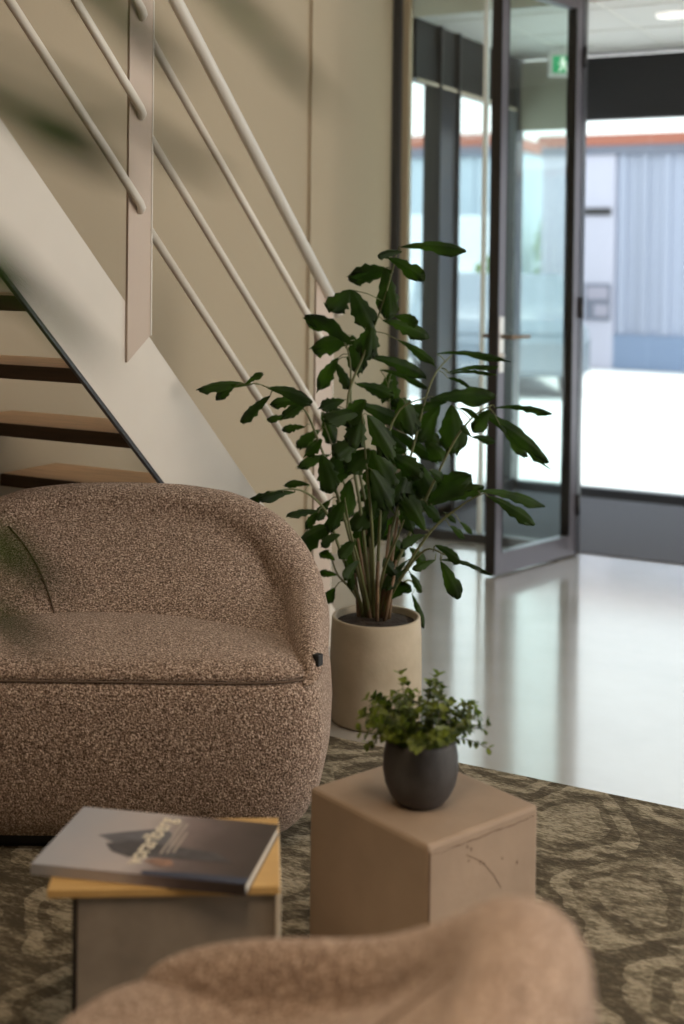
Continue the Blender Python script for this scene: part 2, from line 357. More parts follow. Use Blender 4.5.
# ---------------------------------------------------------------- the open glass door
HX, HY = -1.965, 6.070
FX, FY = -2.14, 5.456
dd = Vector((FX - HX, FY - HY, 0)); DW = dd.length; ang = math.atan2(dd.y, dd.x)
door = struct(empty('door_1', (HX, HY, 0), ang))
DH = 2.70
BX('hinge_stile', 0.0, .052, -.025, .025, .01, DH, M['frame_l'], door, .003)
BX('lock_stile', DW - .05, DW, -.025, .025, .01, DH, M['frame_l'], door, .003)
BX('bottom_rail', .052, DW - .05, -.024, .024, .01, .105, M['frame_l'], door, .002)
BX('top_rail', .052, DW - .05, -.024, .024, DH - .075, DH, M['frame_l'], door, .002)
BX('door_pane', .05, DW - .048, -.006, .006, .10, DH - .07, M['glass'], door)
bm = bmesh.new(); box(bm, .052, .058, -.026, .026, .105, DH - .075); box(bm, DW - .056, DW - .05, -.026, .026, .105, DH - .075); box(bm, DW - .001, DW + .004, -.027, .027, .01, DH)
link_bm('glazing_gasket', bm, M['header'], door)
hd = empty('door_handle', (DW - .026, 0, 1.08)); hd.parent = door
for s in (-1, 1):
    bm = bmesh.new(); box(bm, -.017, .017, s * .026 - .003, s * .026 + .003, -.16, .09, .002)
    link_bm('backplate', bm, M['steel'], hd)
    bm = bmesh.new(); tube(bm, [(0, s * .025, 0), (0, s * .075, 0), (-.012, s * .083, 0), (-.13, s * .083, 0)], .009, 12)
    link_bm('lever', bm, M['bronze'], hd, smooth=True)
    bm = bmesh.new(); tube(bm, [(0, s * .028, -.085), (0, s * .038, -.085)], .012, 16)
    link_bm('lock_cylinder', bm, M['steel'], hd, smooth=True)
bm = bmesh.new()
for z in (.25, 1.2, 2.4): tube(bm, [(-.005, .032, z - .05), (-.005, .032, z + .05)], .011, 12)
link_bm('hinge', bm, M['header'], door, smooth=True)

# exit sign hanging from the vestibule ceiling
es = tag(empty('exit_sign', (-2.475, 7.35, ZC), R(28)), 'small green and white running man exit sign hanging under the vestibule ceiling', 'exit sign')
BX('housing', -.085, .085, -.02, .02, -.175, -.03, M['white'], es, .006)
BX('green_panel', -.062, .078, -.0225, -.019, -.155, -.055, M['green'], es)
bm = bmesh.new(); tube(bm, [(0, 0, -.032), (0, 0, 0)], .008, 10); link_bm('hanger', bm, M['white'], es)
bm = bmesh.new(); Y0, Y1 = -.0245, -.0226
lathe_pts = [(-.005 + .010 * math.cos(2 * PI * k / 14), -.072 + .010 * math.sin(2 * PI * k / 14)) for k in range(14)]
prism(bm, lathe_pts, 'y', Y0, Y1)
for poly in ([(-.016, -.084), (.006, -.084), (.010, -.112), (-.008, -.116)], [(-.008, -.112), (.004, -.112), (-.018, -.146), (-.028, -.142)], [(.0, -.112), (.010, -.110), (.024, -.130), (.020, -.148), (.012, -.148), (.014, -.130)],
             [(.004, -.086), (.022, -.100), (.019, -.105), (.0, -.094)], [(-.012, -.086), (-.030, -.102), (-.026, -.106), (-.010, -.096)]):
    prism(bm, poly, 'y', Y0, Y1)
for poly in ([(.034, -.066), (.068, -.066), (.068, -.147), (.034, -.147), (.034, -.140), (.060, -.140), (.060, -.073), (.034, -.073)],):
    prism(bm, poly, 'y', Y0, Y1)
link_bm('running_figure', bm, M['signwhite'], es)

# ---------------------------------------------------------------- outdoors
struct(BX('ground', -45, 45, YF + .05, 70, -.12, -.01, M['ground']))
struct(BX('ground_side', -45, XS - .1, -12, YF + .05, -.12, -.01, M['ground']))
struct(BX('ground_right', 3.76, 45, -12, YF + .05, -.12, -.01, M['ground']))
clad = mat('ribbed_cladding', (0.40, 0.43, 0.54), 0.6, var=0.22, vscale=0.9, stretch=(1, 1, .02), detail=1)
clad2 = mat('pilaster_panel', (0.50, 0.49, 0.58), 0.6)
orange = mat('orange_trim', (0.36, 0.12, 0.075), 0.6)
plinthm = mat('blue_plinth', (0.20, 0.26, 0.38), 0.7)
dgrey = mat('dark_grey_trim', (0.16, 0.17, 0.22), 0.6)
w = tag(empty('warehouse', (0, 17.5, 0)), 'lavender grey ribbed warehouse with an orange roof edge, opposite the entrance', 'building')
bm = bmesh.new(); box(bm, -6.15, 14, 0, 8, 0, 3.04)
x = -5.05
while x < 14:
    box(bm, x, x + .10, -.035, 0, .48, 3.0); x += .30
link_bm('wall', bm, clad, w)
BX('pilaster', -6.15, -5.10, -.06, 0, 0, 3.04, clad2, w)
BX('plinth', -5.10, 14, -.06, 0, 0, .47, plinthm, w)
BX('roof_edge', -6.2, 14.1, -.12, 8.1, 3.05, 3.20, orange, w)
BX('gutter', -6.15, 14, -.1, -.0, 2.93, 3.05, dgrey, w)
BX('vent_slot', -5.52, -5.15, -.09, -.06, 2.10, 2.20, M['header'], w)
po = BX('notice_board', -5.50, -5.14, -.085, -.06, .66, 1.16, dgrey, w)
bm = bmesh.new(); box(bm, -5.47, -5.17, -.09, -.084, .95, 1.12); box(bm, -5.36, -5.17, -.09, -.084, .72, .88)
link_bm('pale_sheet', bm, mat('notice_pale', (0.35, 0.33, 0.40), 0.7), po)
w2 = tag(empty('warehouse', (0, 23.0, 0)), 'pale blue warehouse with orange roof edge seen through the side windows', 'building')
bm = bmesh.new(); box(bm, -34, -8.95, 0, 8, 0, 3.64)
x = -33.9
while x < -9.2: box(bm, x, x + .14, -.035, 0, .3, 3.6); x += .45
link_bm('wall', bm, mat('pale_blue_cladding', (0.46, 0.55, 0.62), 0.6), w2)
BX('roof_edge', -34, -8.9, -.12, 8.1, 3.65, 3.88, orange, w2)
BX('gutter', -34, -8.95, -.1, -.0, 3.45, 3.65, dgrey, w2)

def leaf_cloud(bm, cx, cy, cz, rx, ry, rz, n, s):
    for i in range(n):
        while True:
            p = Vector((random.uniform(-1, 1), random.uniform(-1, 1), random.uniform(-1, 1)))
            if p.length < 1 and p.length > .45: break
        c = Vector((cx + p.x * rx, cy + p.y * ry, cz + p.z * rz))
        a = Vector((random.gauss(0, 1), random.gauss(0, 1), random.gauss(0, 1))).normalized(); b = a.orthogonal().normalized(); d = a.cross(b)
        q = s * random.uniform(.6, 1.2)
        vs = [bm.verts.new(c + b * q), bm.verts.new(c + d * q * .5), bm.verts.new(c - b * q), bm.verts.new(c - d * q * .5)]
        bm.faces.new(vs)
for (bx_, by_, h, r, lb) in ((-6.6, 16.8, 1.5, .36, 'light green bush on the forecourt seen through the door glass'), (-8.3, 24.6, 2.6, .5, 'taller pale green tree at the gap between the two warehouses')):
    t = tag(empty('bush' if h < 2 else 'small_tree', (bx_, by_, -.01)), lb, 'bush' if h < 2 else 'tree')
    bm = bmesh.new(); tube(bm, [(0, 0, 0), (.02, 0, h * .35), (0, .02, h * .7)], [.035, .03, .015], 8); link_bm('trunk', bm, M['cane'], t, smooth=True)
    bm = bmesh.new(); leaf_cloud(bm, 0, 0, h * .62, r, r, h * .40, 900, .07); link_bm('foliage', bm, M['bush'], t)

# parked vehicles, side-on, built from a profile
def vehicle(name, label, loc, rz, L_, W_, H_, prof, win, col, paintname):
    v = tag(empty(name, loc, rz), label, 'car' if name == 'parked_car' else 'van')
    pm = mat(paintname, col, 0.3, coat=0.6)
    bm = bmesh.new(); prism(bm, [(a * L_, .18 + b * (H_ - .18)) for a, b in prof], 'y', -W_ / 2, W_ / 2)
    bmesh.ops.bevel(bm, geom=bm.edges[:], offset=.06, segments=3, affect='EDGES')
    link_bm('body', bm, pm, v, smooth=False)
    for s in (-1, 1):
        bm = bmesh.new(); prism(bm, [(a * L_, .18 + b * (H_ - .18)) for a, b in win], 'y', s * W_ / 2 - .012, s * W_ / 2 + .012); link_bm('side_window', bm, mat('tinted_glass', (0.05, 0.06, 0.07), 0.1), v)
        for xx in (-.31, .31):
            bm = bmesh.new(); bm2 = [(0, -.10), (.20, -.10), (.31, -.09), (.32, -.07), (.32, .07), (.31, .09), (.20, .10), (0, .10)]
            lathe(bm, bm2, 28)
            for q in bm.verts: q.co = Vector((q.co.x + xx * L_, q.co.z + s * (W_ / 2 - .09), q.co.y + .32))
            link_bm('wheel', bm, M['black'], v, smooth=False)
    for yy in (-W_ / 2 + .22, W_ / 2 - .22):
        bm = bmesh.new(); lathe(bm, [(0, .02), (.07, .018), (.09, 0), (.09, -.04)], 20)
        for q in bm.verts: q.co = Vector((L_ * .485 + q.co.z, yy + q.co.x * 1.3, .62 + q.co.y))
        link_bm('headlamp', bm, mat('lamp_glass', (0.9, 0.88, 0.8), 0.1), v, smooth=True)
    return v
car_prof = [(-.49, .15), (-.5, .5), (-.44, .62), (-.34, .66), (-.2, .97), (.1, 1.0), (.26, .68), (.46, .56), (.5, .42), (.5, .05), (-.48, .02)]
car_win = [(-.30, .68), (-.19, .92), (.09, .94), (.21, .70)]
vehicle('parked_car', 'dark grey parked car outside, seen through the glass door', (-5.78, 14.6, -.01), R(-62), 3.9, 1.7, 1.32, car_prof, car_win, (0.16, 0.19, 0.23), 'car_paint_grey')
van_prof = [(-.5, .05), (-.5, .97), (-.47, 1.0), (.22, 1.0), (.34, .62), (.47, .5), (.5, .38), (.5, .03)]
van_win = [(.06, .60), (.06, .90), (.20, .90), (.29, .60)]
vehicle('parked_van', 'white delivery van parked outside the side windows', (-8.65, 19.9, -.01), R(-62), 4.4, 1.85, 2.2, van_prof, van_win, (0.50, 0.57, 0.62), 'van_paint_white')

# ---------------------------------------------------------------- the staircase
XST = -2.26; TS = math.tan(0.741789)
def ztop(y): return 1.173 - (y - 3.066) * TS
SV = 0.361      # vertical depth of the stringer
stair = tag(empty('staircase', (XST, 4.3, 0)), 'open staircase with white steel stringer, oak treads and tubular railing against the beige wall', 'staircase')
def sobj(name, bm, m, parent=None, smooth=False):
    for v in bm.verts: v.co.y -= 4.3; v.co.x -= XST
    return link_bm(name, bm, m, parent or stair, smooth)
ytop = 0.62
yb_hi = 3.066 + 1.173 / TS; yb_lo = 3.066 + (1.173 - SV) / TS
for xx, nm in ((XST, 'stringer'),):
    bm = bmesh.new()
    prism(bm, [(ytop, ztop(ytop)), (yb_hi, 0.0), (yb_lo, 0.0), (ytop, ztop(ytop) - SV)], 'x', xx - .012, xx + .0)
    sobj(nm, bm, M['stair'])
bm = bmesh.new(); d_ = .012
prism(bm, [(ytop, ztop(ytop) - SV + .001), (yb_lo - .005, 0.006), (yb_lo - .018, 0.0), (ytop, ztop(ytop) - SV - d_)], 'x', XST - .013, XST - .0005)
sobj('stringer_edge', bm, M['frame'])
k = -4
while True:
    k += 1
    zb = .862 + .2025 * k; yb = 3.010 - .2210 * k
    if zb > 3.0: break
    if zb < 0.01: continue
    bm = bmesh.new(); box(bm, XW - .014, XST - .014, yb + .004, yb + .27, zb, zb + .040, .002)
    t = sobj('tread', bm, M['tread'])
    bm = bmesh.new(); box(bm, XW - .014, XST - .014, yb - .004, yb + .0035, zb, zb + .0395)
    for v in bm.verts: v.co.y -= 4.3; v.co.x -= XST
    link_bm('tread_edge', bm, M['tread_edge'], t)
RH = [(1.075, .0205, 'handrail'), (.849, .0125, 'rail'), (.570, .0125, 'rail'), (.305, .0125, 'rail')]
posts = [(2.945, 3.052), (4.03, 4.155), (1.85, 1.955)]
for (a, b) in posts:
    bm = bmesh.new(); zt = ztop((a + b) / 2) + 1.06
    x0, x1 = XST + .0, XST + .008
    if a < 3.9:
        zl, zr = ztop(a) - .17, ztop(b) - .0
        poly = [(a, ztop(a) - .17 - .0), (b, ztop(b) + .0), (b, ztop(b) + 1.075), (a, ztop(a) + 1.075)]
    else:
        poly = [(a, 0.0), (b, 0.0), (b, ztop(b) + 1.075), (a, ztop(a) + 1.075)]
    prism(bm, poly, 'x', x0, x1)
    sobj('post', bm, M['post'])
    bm = bmesh.new(); box(bm, XST - .012, XST + .010, b - .001, b + .004, poly[1][1], poly[2][1])
    sobj('post_flange', bm, M['rail'])
spans = [(.7, 1.90), (1.957, 2.995), (3.054, 4.09)]
for h, r, nm in RH:
    if nm == 'handrail':
        bm = bmesh.new(); tube(bm, [(XST + .012, .7, ztop(.7) + h), (XST + .012, 4.19, ztop(4.19) + h)], r, 16); sobj(nm, bm, M['rail'], smooth=True); continue
    for (a, b) in spans:
        bm = bmesh.new(); xo = XST + .012
        P_ = [(xo - .012, a, ztop(a) + h)] + [(xo + .012, b - .10, ztop(b - .10) + h), (xo + .014, b - .022, ztop(b - .022) + h), (xo + .010, b - .008, ztop(b - .008) + h), (xo - .004, b, ztop(b) + h)]
        tube(bm, P_, r, 14); sobj(nm, bm, M['rail'], smooth=True)
    bm = bmesh.new()

# ---------------------------------------------------------------- rug
rg = BX('area_rug', -2.5, 1.3, -1.2, 3.345, 0.0, 0.012, M['rug'], None, .004)
tag(rg, 'olive and brown damask patterned rug under the armchairs and low tables', 'rug')

# ---------------------------------------------------------------- armchairs
A_, B_ = 0.58, 0.375
def se(th, a=A_, b=B_):
    c, s = math.cos(th), math.sin(th); n = 2.55 if s > 0 else 2.55 + 5.0 * min(1, -s * 2.0)
    return (a * math.copysign(abs(c) ** (2 / n), c), b * math.copysign(abs(s) ** (2 / n), s))
def grid_faces(bm, rows, close=True):
    for r0, r1 in zip(rows, rows[1:]):
        n = len(r0)
        for k in range(n if close else n - 1):
            bm.faces.new((r0[k], r0[(k + 1) % n], r1[(k + 1) % n], r1[k]))
def hshell(deg):                                   # height of the backrest round the seat, 0 = right side, 90 = back
    T = [(-43, .412), (-34, .445), (-18, .495), (0, .555), (20, .628), (38, .695), (50, .728), (62, .752), (78, .766), (90, .769)]
    if deg > 90: deg = 180 - deg
    deg = max(deg, -43)
    for (a, h0), (b, h1) in zip(T, T[1:]):
        if deg <= b:
            t = (deg - a) / (b - a); return h0 + (h1 - h0) * t
    return T[-1][1]
def make_armchair(label, loc, rz, group=None):
    t = tag(empty('armchair', loc, rz), label, 'armchair', group)
    N = 96; ths = [2 * PI * k / N for k in range(N)]
    bm = bmesh.new()
    prof = [(.80, .035), (.86, .045), (.925, .085), (.97, .14), (.995, .21), (1.0, .28), (.993, .34), (.980, .385), (.965, .408), (.94, .418)]
    rows = [[bm.verts.new((*[c * s for c in se(th)], z)) for th in ths] for s, z in prof]
    grid_faces(bm, rows); bm.faces.new(rows[0][::-1]); bm.faces.new(rows[-1])
    link_bm('seat_base', bm, M['fabric'], t, True)
    bm = bmesh.new()
    prof = [(.93, .416), (.948, .426), (.93, .440), (.85, .460), (.72, .466), (.55, .477), (.35, .486), (.15, .489)]
    rows = [[bm.verts.new((*[c * s for c in se(th)], z)) for th in ths] for s, z in prof]
    grid_faces(bm, rows); bm.faces.new(rows[-1])
    link_bm('seat_cushion', bm, M['fabric'], t, True)
    bm = bmesh.new(); pts = [(*[c * .955 for c in se(th)], .4185) for th in [R(-38 - 104 * q / 40) for q in range(41)]]; tube(bm, pts, .0028, 6)
    link_bm('seam', bm, M['seam'], t, True)
    # wrap-around backrest
    bm = bmesh.new(); rows = []; K = 89; d0, d1 = -43, 223
    for i in range(K):
        deg = d0 + (d1 - d0) * i / (K - 1); h = hshell(deg)
        e = min(i, K - 1 - i) / (K - 1) * (d1 - d0)
        th_ = .012 + .118 * min(1, e / 60.0) ** .8
        th = R(deg); zb = .41; ro = th_ / 2; zc = max(h - ro, zb + .002)
        dm = deg if deg <= 90 else 180 - deg
        phi = R((dm + 43) / 133 * 90); xi = .515 * math.cos(phi) ** 1.3 * (1 if deg <= 90 else -1); yi = -.330 + .235 * abs(math.sin(phi)) ** 1.3
        ox, oy = se(th, A_ * .965, B_ * .965); tx, ty = se(th, A_ * .965 - th_, B_ * .965 - th_)
        ring = [bm.verts.new((xi, yi, zb - .04))]
        m = 9
        for q in range(0, m + 1):
            u_ = q / m; w_ = u_ ** 1.12
            ring.append(bm.verts.new((xi + (tx - xi) * w_, yi + (ty - yi) * w_, zb + (zc - zb) * u_)))
        for q in range(1, 10):
            a = PI * q / 10; w_ = (1 - math.cos(a)) / 2
            ring.append(bm.verts.new((tx + (ox - tx) * w_, ty + (oy - ty) * w_, zc + (h - zc) * math.sin(a))))
        for q in range(0, 6):
            u_ = q / 5; g_ = .012 * math.sin(PI * u_)
            x, y = se(th, A_ * .965 + g_, B_ * .965 + g_); ring.append(bm.verts.new((x, y, zc + (zb - .005 - zc) * u_)))
        rows.append(ring)
    grid_faces(bm, rows, True)
    bm.faces.new(rows[0]); bm.faces.new(rows[-1][::-1])
    bmesh.ops.recalc_face_normals(bm, faces=bm.faces[:])
    bk = link_bm('backrest', bm, M['fabric'], t, True)
    # seams where the arms join the back
    for deg in (114,):
        bm = bmesh.new(); pts = []; h = hshell(deg); th_ = .13; zc = h - th_ / 2
        for q in range(0, 15):
            u_ = q / 14; w_ = u_ ** 1.12; dg = deg + 16 * u_ ** 2.2; dm = 180 - dg; phi = R((dm + 43) / 133 * 90)
            xi = -  .515 * abs(math.cos(phi)) ** 1.3; yi = -.330 + .235 * abs(math.sin(phi)) ** 1.3; tx, ty = se(R(dg), A_ * .965 - th_, B_ * .965 - th_)
            k_ = (hshell(dg) - th_ / 2 - .41)
            pts.append((xi + (tx - xi) * w_, yi + (ty - yi) * w_ - .001, .41 + k_ * u_))
        tube(bm, pts, .0025, 6); link_bm('seam', bm, M['seam'], bk, True)
    # little dark fabric tag at the front of the right arm
    bm = bmesh.new(); x, y = se(R(-24), A_ * .965, B_ * .965)
    box(bm, -.004, .014, -.011, .011, -.014, .014, .003)
    link_bm('fabric_tag', bm, M['black'], bk, loc=(x - .003, y, .452), rz=R(-30))
    bm = bmesh.new()
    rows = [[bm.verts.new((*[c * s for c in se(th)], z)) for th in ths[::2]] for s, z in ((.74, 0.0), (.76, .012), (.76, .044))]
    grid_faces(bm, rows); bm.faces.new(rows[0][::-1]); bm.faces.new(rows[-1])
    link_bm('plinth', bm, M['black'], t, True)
    return t
make_armchair('brown boucle tub armchair facing the camera, in front of the stair and potted palm', (-2.092, 2.663, .012), R(28.07), 'matching boucle tub armchairs')
make_armchair('nearest blurred boucle tub armchair seen from behind, cut by the bottom of the picture', (-0.668, 0.902, .012), R(276), 'matching boucle tub armchairs')

# ---------------------------------------------------------------- low block and low table
blk = tag(empty('block_table', (-.957, 2.152, .012), R(68)), 'beige brown cast cube side table with the small dark plant pot on it', 'side table')
b1, b2 = .300, .345
BX('block_body', 0, b1, 0, b2, 0, .328, M['block'], blk, .008)
bm = bmesh.new()
rk = random.Random(2); pr_ = [(.012 + .276 * q / 26, -.0002, .3085 + rk.uniform(-.0018, .0018)) for q in range(27)]
tube(bm, pr_, [rk.uniform(.0003, .0013) for q in pr_], 5)
for q in range(7): xx = rk.uniform(.03, .26); zz = rk.uniform(.20, .30); box(bm, xx, xx + .003, -.0005, .001, zz, zz + rk.uniform(.003, .008))
box(bm, .004, .008, -.0006, .001, .05, .315)
tube(bm, [(.10, -.0003, .285), (.14, -.0003, .262), (.175, -.0003, .225), (.195, -.0003, .195)], .0008, 5)
link_bm('surface_mark', bm, M['block_scratch'], blk)

lt = tag(empty('low_table', (-1.403, 1.633, .012), R(31.5)), 'low side table with yellow birch top over a grey board body, carrying the magazine', 'side table')
BX('table_top', 0, .380, 0, .268, .347, .361, M['yellow'], lt, .0015)
BX('body', .048, .372, .008, .255, .0, .346, M['greybody'], lt, .002)
BX('side_board_and_shade', .3725, .3815, .0, .268, 0, .3465, M['paleedge'], lt, .001)
BX('side_board_and_shade', .040, .0475, .012, .255, 0, .3465, M['header'], lt, .001)  # black strip put in for the shade below the left overhang

# ---------------------------------------------------------------- magazine
mg = tag(empty('magazine', (-1.463, 1.664, .3735), R(17.6)), 'large magazine with a grey mountain photo cover lying on the yellow topped table', 'magazine')
ML, MW, MT = .370, .232, .018
cover = bpy.data.materials.new('magazine_cover'); cover.use_nodes = True
nt = cover.node_tree; p = nt.nodes['Principled BSDF']; tc = nt.nodes.new('ShaderNodeTexCoord'); sx = nt.nodes.new('ShaderNodeSeparateXYZ')
nz = nt.nodes.new('ShaderNodeTexNoise'); nz.inputs['Scale'].default_value = 14; nz.inputs['Detail'].default_value = 4
ad = nt.nodes.new('ShaderNodeMath'); ad.operation = 'MULTIPLY_ADD'; ad.inputs[1].default_value = .10; nt.links.new(nz.outputs['Fac'], ad.inputs[0])
nt.links.new(tc.outputs['Object'], sx.inputs[0]); nt.links.new(tc.outputs['Object'], nz.inputs['Vector']); nt.links.new(sx.outputs['X'], ad.inputs[2])
rp = nt.nodes.new('ShaderNodeValToRGB'); nt.links.new(ad.outputs[0], rp.inputs[0]); e = rp.color_ramp.elements
e[0].position = .05; e[0].color = (.34, .345, .375, 1); e[1].position = .40; e[1].color = (.045, .032, .028, 1)
for pos, c in ((.20, (.42, .37, .36)), (.26, (.20, .155, .15)), (.32, (.085, .062, .058))):
    q = e.new(pos); q.color = (*c, 1)
nt.links.new(rp.outputs[0], p.inputs['Base Color']); p.inputs['Roughness'].default_value = .38
bm = bmesh.new(); box(bm, 0, ML, 0, MW, MT - .0015, MT); box(bm, 0, ML, 0, MW, 0, .0015); box(bm, 0, ML, -.0015, .0005, 0, MT)
link_bm('cover', bm, cover, mg)
BX('page_block', .002, ML - .002, .001, MW - .003, .0016, MT - .0016, mat('paper_edge', (.72, .66, .56), .8, var=.2, vscale=40, stretch=(.1, .1, 60)), mg)
def flat(name, poly, m, z, parent):
    bm = bmesh.new(); prism(bm, poly, 'z', z, z + .0002); return link_bm(name, bm, m, parent)
art = mat('cover_ridge', (.085, .080, .088), .4, var=.5, vscale=30)
flat('cover_picture', [(.07, .125), (.12, .150), (.175, .175), (.20, .150), (.205, .10), (.16, .09), (.11, .10)], mat('cover_slope', (.15, .15, .17), .4, var=.4, vscale=25, stretch=(1, 3, 1)), MT + .0001, mg)
flat('cover_picture', [(.095, .095), (.13, .115), (.20, .110), (.29, .10), (.33, .07), (.26, .066), (.19, .062), (.15, .055), (.115, .07)], art, MT + .0004, mg)
flat('cover_picture', [(.18, .045), (.195, .058), (.225, .058), (.235, .040), (.215, .032)], mat('cover_houses', (.36, .21, .15), .5, var=.4, vscale=60), MT + .0007, mg)
flat('cover_picture', [(.19, .0), (.19, .012), (.25, .018), (ML, .022), (ML, .0)], mat('cover_lake', (.03, .04, .075), .4), MT + .0007, mg)
def text(name, body, size, loc, rz, m, parent, ext=.0003, sx=1.0):
    cu = bpy.data.curves.new(name, 'FONT'); cu.body = body; cu.size = size; cu.extrude = ext; cu.offset = .0004
    cu.materials.append(m); tmp = bpy.data.objects.new(name + '_tmp', cu); C.objects.link(tmp)
    dg = bpy.context.evaluated_depsgraph_get(); me = bpy.data.meshes.new_from_object(tmp.evaluated_get(dg)); bpy.data.objects.remove(tmp)
    o = bpy.data.objects.new(name, me); C.objects.link(o); o.parent = parent; o.location = loc; o.rotation_euler = (0, 0, rz); o.scale = (sx, 1, 1)
    return o
tw = mat('title_cream', (.78, .70, .55), .5)
text('title_lettering', 'vorarlberg', .047, (.178, .030, MT + .0012), R(88), tw, mg, sx=.92)
for i, (a, b) in enumerate(((.075, .20), (.080, .20), (.085, .165))):
    BX('subtitle_line', .198 + i * .010, .2015 + i * .010, a, b, MT + .0008, MT + .0011, mat('subtitle_pale', (.42, .36, .31), .5), mg)

# ---------------------------------------------------------------- small plant in a dark pot on the block
sp = tag(empty('potted_plant', (-1.052, 2.325, .340)), 'small leafy green plant in a dark grey rounded pot on the cast cube table', 'plant')
bm = bmesh.new()
PR = [(.0, .0), (.040, .0), (.047, .004), (.060, .020), (.070, .042), (.0745, .068), (.0735, .095), (.069, .120), (.0675, .128), (.064, .129), (.062, .122), (.062, .105), (0, .105)]
lathe(bm, PR, 56); bmesh.ops.recalc_face_normals(bm, faces=bm.faces[:]); link_bm('pot', bm, M['darkpot'], sp, True)
bm = bmesh.new(); lathe(bm, [(.0, .112), (.03, .114), (.061, .108), (.061, .1055)], 24); link_bm('soil', bm, M['soil'], sp, True)
bms = bmesh.new(); bml = bmesh.new()
def leaf_round(bm, c, d, n, L_, W_, rows=3):
    d = d.normalized(); s = d.cross(n).normalized(); n = s.cross(d)
    prof = [(0, .12), (.3, .8), (.62, 1.0), (.88, .62), (1.0, .1)]
    prev = None
    for t, w_ in prof:
        base = c + d * L_ * t - n * (L_ * .22 * t * t)
        r_ = [bm.verts.new(base - s * W_ / 2 * w_ + n * W_ * .12 * w_), bm.verts.new(base), bm.verts.new(base + s * W_ / 2 * w_ + n * W_ * .12 * w_)]
        if prev:
            for k in range(2): bm.faces.new((prev[k], prev[k + 1], r_[k + 1], r_[k]))
        prev = r_
rs = random.Random(11)
for i in range(80):
    az = rs.uniform(0, 2 * PI); el = rs.uniform(.25, 1.5) if i > 26 else rs.uniform(.12, .5)
    Ls = rs.uniform(.045, .085) * (1.0 + .25 * math.sin(el))
    if i in (3, 4, 5): el = 1.45 - .1 * (i - 3); Ls = .115
    d = Vector((math.cos(az) * math.cos(el), math.sin(az) * math.cos(el), math.sin(el)))
    c0 = Vector((math.cos(az) * .045 * rs.random(), math.sin(az) * .045 * rs.random(), .112))
    if el < .5: c0 = Vector((math.cos(az) * .042, math.sin(az) * .042, .126))
    pts = []
    for q in range(6):
        u_ = q / 5; pts.append(c0 + d * Ls * u_ + Vector((0, 0, .018 * math.sin(u_ * PI * .6))))
    tube(bms, pts, [.0016, .0015, .0013, .0011, .0009, .0006], 5)
    for q in range(1, 6):
        for m_ in range(3 if q < 5 else 4):
            a2 = rs.uniform(0, 2 * PI); o = d.orthogonal().normalized(); o2 = d.cross(o)
            sd = (o * math.cos(a2) + o2 * math.sin(a2)) * .9 + d * .55 + Vector((0, 0, .25))
            leaf_round(bml, pts[q], sd, (d + Vector((0, 0, .8))).normalized(), rs.uniform(.013, .020), rs.uniform(.010, .0145))
# three airy side sprigs reaching right
rt = Vector((.882, .471, 0))
for s_, (u1, z1) in enumerate(((.105, .185), (.122, .150), (.13, .115), (.088, .205), (-.095, .165), (-.105, .120), (-.06, .20), (-.03, .215))):
    dd2 = Vector((-.471, .882, 0)) * rs.uniform(-.04, .04)
    c0 = Vector((0, 0, .115)) + rt * .03 * (1 if u1 > 0 else -1); c1 = rt * u1 + dd2 + Vector((0, 0, z1))
    pts = [c0.lerp(c1, q / 8) + Vector((0, 0, .015 * math.sin(PI * q / 8))) for q in range(9)]
    tube(bms, pts, .0010, 5)
    for q in range(2, 9):
        dr = (pts[q] - pts[q - 1]).normalized()
        for m_ in range(3):
            a2 = rs.uniform(0, 2 * PI); o = dr.orthogonal().normalized(); o2 = dr.cross(o)
            leaf_round(bml, pts[q], (o * math.cos(a2) + o2 * math.sin(a2)) + dr * .6, Vector((0, 0, 1)), rs.uniform(.011, .017), rs.uniform(.008, .012))
link_bm('stem', bms, M['stalk'], sp, True); link_bm('foliage', bml, M['box'], sp, True)

